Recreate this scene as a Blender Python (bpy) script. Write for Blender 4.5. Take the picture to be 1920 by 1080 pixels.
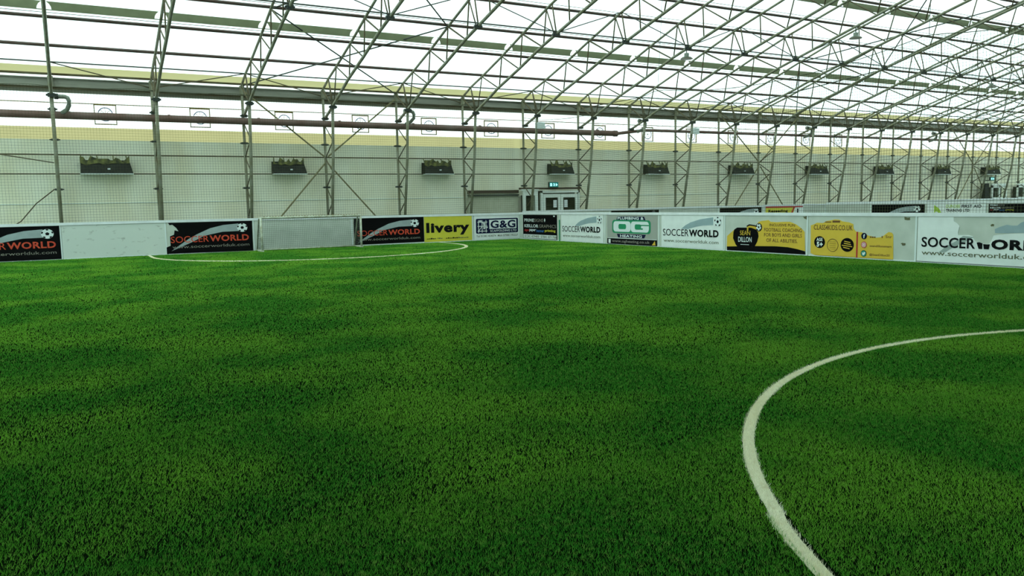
import bpy, bmesh, math, random
import numpy as np
from mathutils import Vector, Matrix
random.seed(7); rng = np.random.default_rng(7)
for o in list(bpy.data.objects): bpy.data.objects.remove(o)
S = bpy.context.scene
COL = S.collection
PI = math.pi

# ------------------------------------------------------------------ camera, sky, exposure
CAMZ = 1.65
cam_d = bpy.data.cameras.new('camera'); cam = bpy.data.objects.new('camera', cam_d); COL.objects.link(cam)
cam_d.sensor_width = 36.0; cam_d.lens = 36.0 * 1480.73 / 1920.0; cam_d.clip_start = 0.05; cam_d.clip_end = 400
def _cam_axes():
    f = 1480.73
    a = Vector((3600 - 960, -(328 - 540), -f)).normalized()
    b = Vector((118 - 960, -(397 - 540), -f)); b = (b - a * b.dot(a)).normalized()
    c = a.cross(b)
    return Matrix((a, b, c)).to_4x4()
cam.matrix_world = Matrix.Translation((0, 0, CAMZ)) @ _cam_axes()
S.camera = cam
W = bpy.data.worlds.new('sky'); S.world = W; W.use_nodes = True
W.node_tree.nodes['Background'].inputs[0].default_value = (0.82, 1.0, 0.99, 1)
W.node_tree.nodes['Background'].inputs[1].default_value = 2.4
S.view_settings.view_transform = 'Standard'; S.view_settings.look = 'None'
S.view_settings.exposure = 0.0; S.view_settings.gamma = 1.0; S.view_settings.use_curve_mapping = False
S.cycles.max_bounces = 8; S.cycles.diffuse_bounces = 4; S.cycles.transmission_bounces = 6

# ------------------------------------------------------------------ materials
def mat(name, col, rough=0.7, metal=0.0, spec=0.3, var=0.0, vscale=3.0, bump=0.0, bscale=40.0, emit=None, estr=0.0, col2=None, stretch=None, lo=0.35, hi=0.7):
    m = bpy.data.materials.new(name); m.use_nodes = True
    nt = m.node_tree; b = nt.nodes['Principled BSDF']
    b.inputs['Base Color'].default_value = (*col, 1); b.inputs['Roughness'].default_value = rough
    b.inputs['Metallic'].default_value = metal; b.inputs['Specular IOR Level'].default_value = spec
    if emit: b.inputs['Emission Color'].default_value = (*emit, 1); b.inputs['Emission Strength'].default_value = estr
    if var or col2 or bump:
        tc = nt.nodes.new('ShaderNodeTexCoord'); mp = nt.nodes.new('ShaderNodeMapping')
        nt.links.new(tc.outputs['Object'], mp.inputs['Vector'])
        if stretch: mp.inputs['Scale'].default_value = stretch
    if var or col2:
        n = nt.nodes.new('ShaderNodeTexNoise'); n.inputs['Scale'].default_value = vscale; n.inputs['Detail'].default_value = 5
        r = nt.nodes.new('ShaderNodeValToRGB'); nt.links.new(mp.outputs[0], n.inputs['Vector'])
        nt.links.new(n.outputs['Fac'], r.inputs[0]); nt.links.new(r.outputs[0], b.inputs['Base Color'])
        c2 = col2 or tuple(max(0, c * (1 - var)) for c in col)
        r.color_ramp.elements[0].position = lo; r.color_ramp.elements[1].position = hi
        r.color_ramp.elements[0].color = (*c2, 1); r.color_ramp.elements[1].color = (*col, 1)
    if bump:
        n2 = nt.nodes.new('ShaderNodeTexNoise'); n2.inputs['Scale'].default_value = bscale
        bp = nt.nodes.new('ShaderNodeBump'); bp.inputs['Strength'].default_value = bump
        nt.links.new(mp.outputs[0], n2.inputs['Vector']); nt.links.new(n2.outputs['Fac'], bp.inputs['Height']); nt.links.new(bp.outputs[0], b.inputs['Normal'])
    return m
def translucent(name, col, tr=0.75, dcol=None):
    m = bpy.data.materials.new(name); m.use_nodes = True; nt = m.node_tree; nt.nodes.clear()
    out = nt.nodes.new('ShaderNodeOutputMaterial'); mx = nt.nodes.new('ShaderNodeMixShader')
    t = nt.nodes.new('ShaderNodeBsdfTranslucent'); d = nt.nodes.new('ShaderNodeBsdfDiffuse')
    tc = nt.nodes.new('ShaderNodeTexCoord'); n = nt.nodes.new('ShaderNodeTexNoise'); r = nt.nodes.new('ShaderNodeValToRGB')
    n.inputs['Scale'].default_value = 0.6; n.inputs['Detail'].default_value = 6
    r.color_ramp.elements[0].position = 0.3; r.color_ramp.elements[0].color = (*[c * 0.9 for c in col], 1)
    r.color_ramp.elements[1].position = 0.6; r.color_ramp.elements[1].color = (*col, 1)
    nt.links.new(tc.outputs['Object'], n.inputs['Vector']); nt.links.new(n.outputs['Fac'], r.inputs[0])
    nt.links.new(r.outputs[0], t.inputs[0]); d.inputs[0].default_value = (*(dcol or col), 1)
    mx.inputs[0].default_value = 1 - tr
    nt.links.new(t.outputs[0], mx.inputs[1]); nt.links.new(d.outputs[0], mx.inputs[2]); nt.links.new(mx.outputs[0], out.inputs[0])
    return m
M = {}
M['steel'] = mat('galvanised_steel', (0.34, 0.35, 0.27), 0.6, 0.0, 0.25, col2=(0.23, 0.22, 0.13), vscale=2.5)
M['brace'] = mat('weathered_steel', (0.15, 0.14, 0.09), 0.7, 0.0, 0.2, col2=(0.10, 0.075, 0.035), vscale=3)
M['olive_steel'] = mat('olive_steel', (0.30, 0.28, 0.15), 0.7, col2=(0.20, 0.17, 0.08), vscale=3)
M['purlin'] = mat('purlin_steel', (0.10, 0.09, 0.075), 0.7, col2=(0.09, 0.05, 0.035), vscale=1.5)
M['rod'] = mat('dark_rod', (0.07, 0.075, 0.06), 0.7)
M['clamp'] = mat('clamp_iron', (0.05, 0.06, 0.05), 0.6)
M['pipe'] = mat('duct_metal', (0.23, 0.16, 0.14), 0.6, 0.0, 0.25, col2=(0.16, 0.085, 0.065), vscale=1.2)
M['hook'] = mat('grey_green_duct', (0.27, 0.3, 0.24), 0.5, 0.0, 0.4)
M['gutter'] = mat('gutter_metal', (0.36, 0.36, 0.29), 0.6, 0.0, 0.3, var=0.35, vscale=1.0, stretch=(0.3, 1, 6))
M['valance'] = mat('green_grey_valance', (0.20, 0.22, 0.12), 0.8, var=0.15)
M['roof'] = translucent('roof_membrane', (0.90, 0.97, 0.95), 0.8)
M['eave'] = translucent('cream_eave_membrane', (0.38, 0.35, 0.17), 0.7, (0.48, 0.46, 0.29))
M['wallwhite'] = translucent('white_wall_membrane', (0.93, 0.95, 0.93), 0.85)
M['wallcream'] = translucent('cream_wall_membrane', (0.38, 0.33, 0.155), 0.7, (0.48, 0.45, 0.28))
M['wallgrey'] = mat('grey_wall_sheeting', (0.93, 0.93, 0.75), 0.85, col2=(0.84, 0.80, 0.58), vscale=0.9, stretch=(1, 1, 0.45), bump=0.15, bscale=2.5, lo=0.3, hi=0.62)
M['shade_roof'] = mat('added_shade_roof', (0.28, 0.30, 0.26), 0.9)
M['netting'] = mat('dark_net_cord', (0.07, 0.08, 0.035), 0.9)
M['white_net'] = mat('goal_net_cord', (0.16, 0.18, 0.14), 0.9)
M['board'] = mat('kickboard_grey', (0.66, 0.70, 0.61), 0.5, col2=(0.55, 0.60, 0.51), vscale=2.0)
M['scuffed'] = mat('kickboard_scuffed', (0.68, 0.74, 0.66), 0.5, col2=(0.40, 0.43, 0.36), vscale=4.0, stretch=(1, 1, 1.7), lo=0.26, hi=0.40)
M['rail'] = mat('white_rail', (0.92, 0.96, 0.94), 0.4, var=0.12, vscale=4)
M['strip'] = mat('joint_strip', (0.78, 0.86, 0.82), 0.5)
M['black'] = mat('banner_black', (0.006, 0.006, 0.006), 0.7, spec=0.04)
M['white'] = mat('banner_white', (0.90, 0.95, 0.90), 0.45, var=0.08)
M['yellow'] = mat('banner_yellow', (0.72, 0.66, 0.06), 0.5, var=0.05)
M['amber'] = mat('banner_amber', (0.80, 0.54, 0.055), 0.5, var=0.06)
M['ogrey'] = mat('banner_warm_grey', (0.42, 0.44, 0.38), 0.5, var=0.06)
M['ink'] = mat('ink_black', (0.009, 0.010, 0.010), 0.7, spec=0.05)
M['navy'] = mat('ink_navy', (0.012, 0.016, 0.05), 0.7, spec=0.05)
M['paint_white'] = mat('ink_white', (0.80, 0.88, 0.85), 0.5)
M['silver'] = mat('swoosh_silver', (0.40, 0.48, 0.47), 0.4, var=0.15, vscale=4)
M['paleblue'] = mat('swoosh_blue_grey', (0.36, 0.48, 0.50), 0.4, var=0.12, vscale=3)
M['orange'] = mat('ink_orange_red', (0.78, 0.11, 0.04), 0.5, col2=(0.55, 0.05, 0.03), vscale=12)
M['tan'] = mat('ink_tan', (0.30, 0.28, 0.23), 0.5)
M['dim'] = mat('ink_dim_grey', (0.10, 0.11, 0.10), 0.5)
M['olive_ink'] = mat('ink_olive', (0.13, 0.14, 0.07), 0.5)
M['green'] = mat('ink_green', (0.02, 0.30, 0.13), 0.5)
M['lime'] = mat('ink_lime', (0.42, 0.62, 0.08), 0.5)
M['red'] = mat('ink_red', (0.50, 0.03, 0.03), 0.5)
M['blue'] = mat('ink_blue', (0.04, 0.16, 0.42), 0.5)
M['pink'] = mat('ink_pink', (0.75, 0.25, 0.28), 0.5)
M['teal'] = mat('ink_teal', (0.02, 0.28, 0.20), 0.5)
M['brown'] = mat('ink_brown', (0.16, 0.07, 0.02), 0.5)
M['torn'] = mat('torn_patch_grey', (0.40, 0.48, 0.44), 0.6, var=0.1)
M['grime'] = mat('grime', (0.14, 0.14, 0.07), 0.9)
M['goalpost'] = mat('goal_white', (0.70, 0.75, 0.62), 0.5, col2=(0.45, 0.45, 0.30), vscale=7)
M['upvc'] = mat('white_upvc', (0.82, 0.88, 0.80), 0.4)
M['paper'] = mat('notice_paper', (0.75, 0.80, 0.80), 0.7)
M['lobby'] = mat('lobby_dark', (0.07, 0.07, 0.045), 0.8, var=0.3)
M['brownbeam'] = mat('brown_lintel', (0.07, 0.05, 0.03), 0.7)
M['vent'] = mat('vent_box_black', (0.035, 0.038, 0.028), 0.8, var=0.4, vscale=6)
M['rag'] = mat('yellowed_sheet', (0.22, 0.22, 0.07), 0.9, col2=(0.05, 0.055, 0.03), vscale=7)
M['ventframe'] = mat('olive_frame', (0.26, 0.20, 0.07), 0.7)
M['ventring'] = mat('blue_grey_ring', (0.10, 0.13, 0.24), 0.6)
M['sign_green'] = mat('exit_sign_green', (0.01, 0.10, 0.08), 0.4, emit=(0.02, 0.35, 0.30), estr=0.5)
M['sign_lit'] = mat('exit_sign_pictogram', (0.5, 0.9, 0.95), 0.4, emit=(0.45, 0.95, 1.0), estr=1.1)
M['lamp'] = mat('lamp_metal', (0.14, 0.16, 0.12), 0.4, 0.2)
M['lampglass'] = mat('lamp_lens', (0.16, 0.14, 0.08), 0.3)
M['infill'] = mat('turf_infill', (0.004, 0.014, 0.003), 0.95, spec=0.0, col2=(0.003, 0.006, 0.002), vscale=60)
g = bpy.data.materials.new('window_glass'); g.use_nodes = True; M['glass'] = g
gb = g.node_tree.nodes['Principled BSDF']; gb.inputs['Base Color'].default_value = (0.8, 0.85, 0.8, 1); gb.inputs['Roughness'].default_value = 0.05
gb.inputs['Transmission Weight'].default_value = 1.0; gb.inputs['IOR'].default_value = 1.05

def blade_material(name, cA, cB, cC, tr=0.25):
    m = bpy.data.materials.new(name); m.use_nodes = True; nt = m.node_tree; nt.nodes.clear(); L = nt.links.new
    out = nt.nodes.new('ShaderNodeOutputMaterial'); mx = nt.nodes.new('ShaderNodeMixShader'); mx.inputs[0].default_value = tr
    d = nt.nodes.new('ShaderNodeBsdfDiffuse'); t = nt.nodes.new('ShaderNodeBsdfTranslucent')
    tc = nt.nodes.new('ShaderNodeTexCoord')
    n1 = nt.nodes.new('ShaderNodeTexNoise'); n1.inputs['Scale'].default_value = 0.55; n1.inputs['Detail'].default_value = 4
    n2 = nt.nodes.new('ShaderNodeTexNoise'); n2.inputs['Scale'].default_value = 25; n2.inputs['Detail'].default_value = 2
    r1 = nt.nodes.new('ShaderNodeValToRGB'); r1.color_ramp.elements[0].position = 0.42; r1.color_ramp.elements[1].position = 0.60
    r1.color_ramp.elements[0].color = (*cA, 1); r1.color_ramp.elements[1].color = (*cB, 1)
    mc = nt.nodes.new('ShaderNodeMix'); mc.data_type = 'RGBA'; mc.blend_type = 'MIX'
    r2 = nt.nodes.new('ShaderNodeMapRange'); r2.inputs[1].default_value = 0.5; r2.inputs[2].default_value = 0.75; r2.inputs[4].default_value = 0.7
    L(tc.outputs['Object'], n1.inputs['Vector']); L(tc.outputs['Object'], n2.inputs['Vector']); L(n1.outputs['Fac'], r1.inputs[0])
    L(n2.outputs['Fac'], r2.inputs[0]); L(r2.outputs[0], mc.inputs[0]); L(r1.outputs[0], mc.inputs[6]); mc.inputs[7].default_value = (*cC, 1)
    L(mc.outputs[2], d.inputs[0]); L(mc.outputs[2], t.inputs[0]); L(d.outputs[0], mx.inputs[1]); L(t.outputs[0], mx.inputs[2]); L(mx.outputs[0], out.inputs[0])
    return m
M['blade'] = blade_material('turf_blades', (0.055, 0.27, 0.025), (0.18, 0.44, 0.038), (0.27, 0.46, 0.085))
M['lineblade'] = blade_material('white_turf_blades', (0.88, 0.84, 0.60), (0.97, 0.95, 0.76), (0.72, 0.62, 0.38), 0.3)
M['linebase'] = mat('line_backing', (0.78, 0.74, 0.52), 0.9)

# ------------------------------------------------------------------ mesh helpers
class MB:
    def __init__(s): s.v = []; s.f = []; s.mi = []
    def add(s, vs, fs, mi=0):
        b = len(s.v); s.v += [tuple(v) for v in vs]; s.f += [tuple(i + b for i in f) for f in fs]; s.mi += [mi] * len(fs)
    def box(s, x0, x1, y0, y1, z0, z1, mi=0):
        s.add([(x0,y0,z0),(x1,y0,z0),(x1,y1,z0),(x0,y1,z0),(x0,y0,z1),(x1,y0,z1),(x1,y1,z1),(x0,y1,z1)],
              [(0,3,2,1),(4,5,6,7),(0,1,5,4),(1,2,6,5),(2,3,7,6),(3,0,4,7)], mi)
    def tube(s, pts, r, n=8, mi=0, caps=True):
        pts = [Vector(p) for p in pts]; rings = []
        for i, p in enumerate(pts):
            d = (pts[min(i+1, len(pts)-1)] - pts[max(i-1, 0)]).normalized()
            up = Vector((0, 0, 1)) if abs(d.z) < 0.95 else Vector((1, 0, 0))
            a = d.cross(up).normalized(); b = a.cross(d)
            rr = r[i] if isinstance(r, (list, tuple)) else r
            rings.append([p + (a * math.cos(2*PI*k/n) + b * math.sin(2*PI*k/n)) * rr for k in range(n)])
        vs = [v for R in rings for v in R]; fs = []
        for i in range(len(pts) - 1):
            for k in range(n): fs.append((i*n+k, i*n+(k+1) % n, (i+1)*n+(k+1) % n, (i+1)*n+k))
        if caps: fs.append(tuple(range(n-1, -1, -1))); fs.append(tuple((len(pts)-1)*n + k for k in range(n)))
        s.add(vs, fs, mi)
    def poly(s, pts, y0, y1, mi=0):            # (u, z) outline extruded from y0 (front, smaller) to y1
        a = sum(pts[i][0]*pts[(i+1) % len(pts)][1] - pts[(i+1) % len(pts)][0]*pts[i][1] for i in range(len(pts)))
        if a < 0: pts = pts[::-1]
        n = len(pts)
        s.add([(u, y0, z) for u, z in pts] + [(u, y1, z) for u, z in pts],
              [tuple(range(n)), tuple(range(2*n-1, n-1, -1))] + [(i, n+i, n+(i+1) % n, (i+1) % n) for i in range(n)], mi)
    def disc(s, u, z, r, y0, y1, n=24, mi=0): s.poly([(u+r*math.cos(2*PI*k/n), z+r*math.sin(2*PI*k/n)) for k in range(n)], y0, y1, mi)
    def mesh(s, name, mats):
        me = bpy.data.meshes.new(name); me.from_pydata(s.v, [], s.f)
        for m in (mats if isinstance(mats, (list, tuple)) else [mats]): me.materials.append(m)
        if any(s.mi): me.polygons.foreach_set('material_index', s.mi)
        me.update(); return me
def link(name, me, parent=None, loc=None):
    o = bpy.data.objects.new(name, me); COL.objects.link(o)
    if parent: o.parent = parent
    if loc: o.location = loc
    return o
def build(mb, name, m, parent=None, smooth=False, label=None):
    me = mb.mesh(name, m)
    if smooth: me.polygons.foreach_set('use_smooth', [True] * len(me.polygons))
    o = link(name, me, parent)
    if label: o['label'] = label
    return o
def tag(o, label, cat, group=None, kind=None):
    o['label'] = label; o['category'] = cat
    if group: o['group'] = group
    if kind: o['kind'] = kind
    return o
def struct(o, label=None):
    o['kind'] = 'structure'
    if label: o['label'] = label
    return o
def thing(name, label, cat, loc=(0,0,0), rz=0, group=None):
    o = bpy.data.objects.new(name, None); COL.objects.link(o); o.location = loc; o.rotation_euler = (0, 0, rz); o.empty_display_size = 0.2
    return tag(o, label, cat, group)
def dup(root, loc, label, rz=None):
    r = root.copy(); COL.objects.link(r); r.location = loc; r['label'] = label
    if rz is not None: r.rotation_euler = (0, 0, rz)
    for ch in list(root.children):
        c = ch.copy(); COL.objects.link(c); c.parent = r
        for gch in ch.children:
            d = gch.copy(); COL.objects.link(d); d.parent = c
    return r

# text -> flat mesh data (unit box)
_tc = {}
def text_geo(txt, bold):
    k = (txt, bold)
    if k in _tc: return _tc[k]
    cu = bpy.data.curves.new('t', 'FONT'); cu.body = txt; cu.size = 1.0; cu.offset = bold; cu.resolution_u = 3; cu.space_character = 1.0 + bold * 2.2
    ob = bpy.data.objects.new('t', cu); COL.objects.link(ob)
    dg = bpy.context.evaluated_depsgraph_get(); me = bpy.data.meshes.new_from_object(ob.evaluated_get(dg))
    vs = [(v.co.x, v.co.y) for v in me.vertices]; fs = [tuple(p.vertices) for p in me.polygons]
    bpy.data.objects.remove(ob); bpy.data.curves.remove(cu); bpy.data.meshes.remove(me)
    x0 = min(v[0] for v in vs); x1 = max(v[0] for v in vs); z0 = min(v[1] for v in vs); z1 = max(v[1] for v in vs)
    vs = [((a-x0)/(x1-x0), (b-z0)/(z1-z0)) for a, b in vs]
    _tc[k] = (vs, fs); return _tc[k]
def put_text(mb, txt, u0, u1, z0, z1, y, bold=0.0, mi=0, slope=0.0, slant=0.0, rot=0.0):
    vs, fs = text_geo(txt, bold); cu, cz = (u0+u1)/2, (z0+z1)/2; out = []
    for a, b in vs:
        u = u0 + a*(u1-u0) + slant*b*(z1-z0); z = z0 + b*(z1-z0) + slope*(u-u0)
        if rot: du, dz = u-cu, z-cz; u, z = cu + du*math.cos(rot) - dz*math.sin(rot), cz + du*math.sin(rot) + dz*math.cos(rot)
        out.append((u, y, z))
    mb.add(out, fs, mi)

# ------------------------------------------------------------------ frame of the hall
def XK(k): return -0.07 + 3.3*k - 0.01*k*k
NT = 21
UP = [(33.0, 6.45), (32.1, 6.80), (31.0, 7.10), (29.2, 7.65), (27.5, 8.22), (25.7, 8.79), (25.3, 8.91)]
LO = [(32.76, 5.30), (31.7, 5.65), (29.55, 6.43), (27.8, 6.94), (26.05, 7.50), (25.05, 7.76)]
def module(dy, u0, l0, u_rise, l_rise):
    # four panels and the joint of one 6.8 m truss section, upper and lower chord
    U = [(u0[0] - f*6.8, u0[1] + f*u_rise) for f in (0.16, 0.43, 0.68, 0.94, 1.0)]
    L = [(l0[0] - f*6.8, l0[1] + f*l_rise) for f in (0.33, 0.59, 0.85, 1.0)]
    return U, L
mods = []
u, l = UP[-1], LO[-1]
for ur, lr in ((1.78, 1.78), (1.30, 1.30), (0.75, 0.75)):
    mU, mL = module(0, u, l, ur, lr); mods.append((u, l, mU, mL)); u, l = mU[-1], mL[-1]
def roof_z(y):
    pts = [(34, 6.25), (33.0, 6.45)] + UP[1:] + [p for m in mods for p in m[2]] + [(-0.4, mods[-1][2][-1][1] + 0.25)]
    if y < -0.4: y = -0.8 - y
    for (ya, za), (yb, zb) in zip(pts, pts[1:]):
        if yb <= y <= ya: return za + (zb - za) * (ya - y) / (ya - yb)
    return pts[-1][1]
# ceiling: translucent membrane on the wall side, unseen solid part added to shade near turf
mb = MB()
ys = [33.34, 32.75] + [32.0 - i for i in range(0, 21)]
xs = [-9 + 3*i for i in range(29)]
vs = [(x, y, roof_z(y) + 0.22) for y in ys for x in xs]; nx = len(xs); fs = []; mi = []
for j in range(len(ys) - 1):
    for i in range(nx - 1): fs.append((j*nx+i, j*nx+i+1, (j+1)*nx+i+1, (j+1)*nx+i)); mi.append(1 if j == 0 else 0)
mb.v = vs; mb.f = fs; mb.mi = mi
struct(build(mb, 'ceiling', [M['roof'], M['eave']]), 'bright translucent white membrane roof skin')
mb = MB(); ys2 = [12.0 - 3*i for i in range(16)] + [-34.0]
vs = [(x, y, roof_z(y) + 0.22 + dz) for dz in (0.0,) for y in ys2 for x in (-9, 75)]; n2 = len(ys2)
fs = [(2*j, 2*j+1, 2*j+3, 2*j+2) for j in range(n2-1)]
mb.v = vs; mb.f = fs; mb.mi = [1 if ys2[j] <= 9.0 else 0 for j in range(n2-1)]
struct(build(mb, 'ceiling', [M['roof'], M['shade_roof']]), 'roof over the middle of the hall, solid part added to shade the near turf')

# wall behind the goal, banded sheeting
mb = MB()
for z0, z1, mi in ((0, 4.26, 0), (4.26, 4.71, 1), (4.71, 5.93, 2)):
    mb.add([(-9, 33.34, z0), (75, 33.34, z0), (75, 33.34, z1), (-9, 33.34, z1)], [(0, 1, 2, 3)], mi)
mb.box(-9, 75, 33.30, 33.42, 5.93, 6.40, 3); mb.add([(-9, 33.34, 6.40), (75, 33.34, 6.40), (75, 33.34, 6.62), (-9, 33.34, 6.62)], [(0, 1, 2, 3)], 2)
struct(build(mb, 'wall_back', [M['wallgrey'], M['wallcream'], M['wallwhite'], M['gutter']]), 'grey sheeted wall with cream and glowing white bands above')
mb = MB(); mb.box(-9.1, -9, -34, 33.4, 0, 11); struct(build(mb, 'wall_left', M['roof']))  # unseen side and front walls made translucent to add light indoors
mb = MB(); mb.box(75, 75.1, -34, 33.4, 0, 11); struct(build(mb, 'wall_right', M['roof']))
mb = MB(); mb.box(-9, 75, -34.1, -34, 0, 7.2); struct(build(mb, 'wall_front', M['roof']))
for nm, x in (('wall_left', -9.05), ('wall_right', 75.05)):
    mb = MB(); mb.poly([(-33, 11)] + [(y, max(11, roof_z(y)+0.25)) for y in np.linspace(-33, 33, 23)] + [(33, 11)], -0.05, 0.05)
    o = struct(build(mb, nm, M['roof'])); o.rotation_euler = (0, 0, PI/2); o.location = (x, 0, 0)
mb = MB(); mb.box(-9, 75, -34, 33.34, -0.1, 0.0); struct(build(mb, 'floor', M['infill']), 'dark rubber infill under the turf')

# trims along the eaves
def trim(n, mbx, m, label): return struct(build(mbx, 'trim_%d' % n, m), label)
mb = MB(); mb.box(-9, 72, 33.0, 33.12, 6.10, 6.40); mb.box(-9, 72, 32.93, 33.0, 6.37, 6.40); trim(1, mb, M['gutter'], 'grey eaves beam along the wall head')
mb = MB(); mb.tube([(-9, 33.1, 6.05), (72, 33.1, 6.05)], 0.03, 6); trim(2, mb, M['brace'], 'thin rail under the eaves beam')
mb = MB(); mb.tube([(-9, 33.05, 6.53), (72, 33.05, 6.53)], 0.045, 6); trim(3, mb, M['brace'], 'rail at the foot of the roof')
mb = MB(); mb.box(-9, 75, 33.30, 33.335, 5.555, 5.585); trim(4, mb, M['ventframe'], 'thin seam batten across the white band')
# green valances with an arch cut round every truss
def valance(n, Y, z0, z1, label):
    mbv = MB(); edges = [XK(k) for k in range(0, NT)]; x = -9.0
    r = 0.20
    segs = [-9.0] + edges
    for i in range(len(edges) + 1):
        xl = -9.0 if i == 0 else edges[i-1] + r
        xr = edges[i] - r if i < len(edges) else 66.0
        if xr > xl:
            pts = [(xl, z0), (xr, z0)]
            if i < len(edges): pts += [(edges[i] - r*math.cos(a), z0 + (z1-z0)*1.0*math.sin(a)) for a in (0.35, 0.75, 1.1)] + [(edges[i]-0.06, z1)]
            else: pts += [(xr, z1)]
            if i > 0: pts += [(edges[i-1]+0.06, z1)] + [(edges[i-1] + r*math.cos(a), z0 + (z1-z0)*math.sin(a)) for a in (1.1, 0.75, 0.35)]
            else: pts += [(xl, z1)]
            mbv.poly(pts, Y - 0.01, Y + 0.01)
    mbv.box(-9, 66, Y-0.015, Y+0.015, z0-0.012, z0+0.012)
    trim(n, mbv, M['valance'], label)
valance(5, 28.62, 7.80, 8.05, 'grey-green valance strip, lower one under the roof')
valance(6, 22.78, 9.52, 9.78, 'grey-green valance strip, upper one under the roof')

# ------------------------------------------------------------------ trusses
def truss_parts():
    P = []                                         # (name, mesh)
    def tb(name, pts, r, m, n=8): 
        b = MB(); b.tube([(0, y, z) for y, z in pts], r, n); me = b.mesh(name, m)
        me.polygons.foreach_set('use_smooth', [True]*len(me.polygons)); P.append((name, me))
    tb('rear_leg', [(33.0, 0), (33.0, 6.45)], 0.055, M['steel'])
    tb('front_leg', [(32.62, 0), (31.92, 3.6), (31.7, 5.65)], 0.062, M['steel'])
    up = UP + [p for m in mods for p in m[2]]; lo = LO + [p for m in mods for p in m[3]]
    tb('upper_chord', up, 0.048, M['steel']); tb('lower_chord', lo, 0.057, M['steel'])
    def br(a, b, r=0.027): tb('brace', [a, b], r, M['brace'], 6)
    K = LO[1]
    br(UP[0], K, .03); br(UP[1], (K[0]+.06, K[1]+.02)); br(UP[1], (K[0]-.08, K[1]+.05)); br(UP[2], (K[0]-.22, K[1]+.1))
    br(UP[2], LO[2]); br(UP[3], (LO[2][0]-.1, LO[2][1]+.03)); br(UP[3], LO[3]); br(UP[4], (LO[3][0]-.1, LO[3][1]+.03)); br(UP[4], LO[4]); br(UP[5], (LO[4][0]-.1, LO[4][1]+.03)) if False else None
    br((UP[4][0]-.05, UP[4][1]), LO[4]); br(UP[5], (LO[4][0]-.12, LO[4][1]+.03))
    br(UP[5], (LO[5][0]+.12, LO[5][1])); br(UP[6], (LO[5][0]-.02, LO[5][1]))
    for (u0, l0, mU, mL) in mods:
        br(u0, mL[0]) if False else None
        br(mU[0], (l0[0]-.9, l0[1]+.26)); br((mU[0][0]+.0, mU[0][1]), mL[0])
        br(mU[1], mL[0]); br(mU[1], mL[1]); br(mU[2], mL[1]); br(mU[2], mL[2]); br(mU[3], mL[2])
        br(mU[3], (mL[3][0]+.12, mL[3][1])); br(mU[4], mL[3])
    # column lacing
    zs = [(33.0, .35), (32.5, .8), (33.0, 1.3), (32.31, 1.85), (33.0, 2.45), (32.02, 3.05), (33.0, 3.65), (31.9, 4.3), (33.0, 5.05), ]
    for a, b in zip(zs, zs[1:]):
        f = lambda p: p if p[0] == 33.0 else (32.62 - (p[1]/3.6)*0.70 if p[1] < 3.6 else 31.92 - (p[1]-3.6)/2.05*.22, p[1])
        br(f(a), f(b), .024)
    # clamps
    def cl(y, z, s=.09, w=.1):
        b = MB(); b.box(-w, w, y-s, y+s, z-s*.6, z+s*.6); b.box(-w-.05, w+.05, y-s*.5, y+s*.5, z-s*.3, z+s*.3); P.append(('joint_clamp', b.mesh('joint_clamp', M['clamp'])))
    cl(31.66, 5.62, .1, .11); cl(32.8, 5.27, .09, .1); cl(LO[5][0], LO[5][1]-.01, .1, .1); cl(mods[0][3][-1][0], mods[0][3][-1][1]-.01, .1, .1)
    cl(33.0, 2.45, .06, .12); cl(33.0, 4.22, .06, .12)
    b = MB(); b.box(-.012, .012, 32.78, 33.0, 6.12, 6.5); b.box(-.09, .09, 32.92, 33.0, 6.1, 6.45); P.append(('gusset_plate', b.mesh('gusset_plate', M['steel'])))
    return P
PARTS = truss_parts()
T_LABEL = ['seen edge-on at the far left of the photo', 'standing behind the blank scuffed board', 'rising behind the black banner left of the goal', 'rising behind the goal',
 'rising behind the black banner right of the goal', 'rising right of the livery banner', 'standing at the left side of the fire doors', 'standing just right of the fire doors',
 'above the plumbing and heating banner', 'above the second white banner, left half', 'above the second white banner, right end', 'above the shield emblem of the torn amber banner',
 'above the wording of the torn amber banner', 'above the class banner left end', 'above the round badges of the torn amber banner', 'above the far black banner with the football',
 'left of the first aid banner', 'above the far first aid banner', 'just left of the far white booth', 'behind the far white booth', 'at the far right edge of the photo']
ORD = ['first', 'second', 'third', 'fourth', 'fifth', 'sixth', 'seventh', 'eighth', 'ninth', 'tenth', 'eleventh', 'twelfth', 'thirteenth', 'fourteenth', 'fifteenth', 'sixteenth', 'seventeenth', 'eighteenth', 'nineteenth', 'twentieth', 'last']
for k in range(NT):
    t = thing('roof_truss', '%s truss frame from left, %s' % (ORD[k], T_LABEL[k]), 'roof truss', (XK(k), 0, 0), 0, 'steel truss frames along the wall')
    for nm, me in PARTS: link(nm, me, t)

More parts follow.
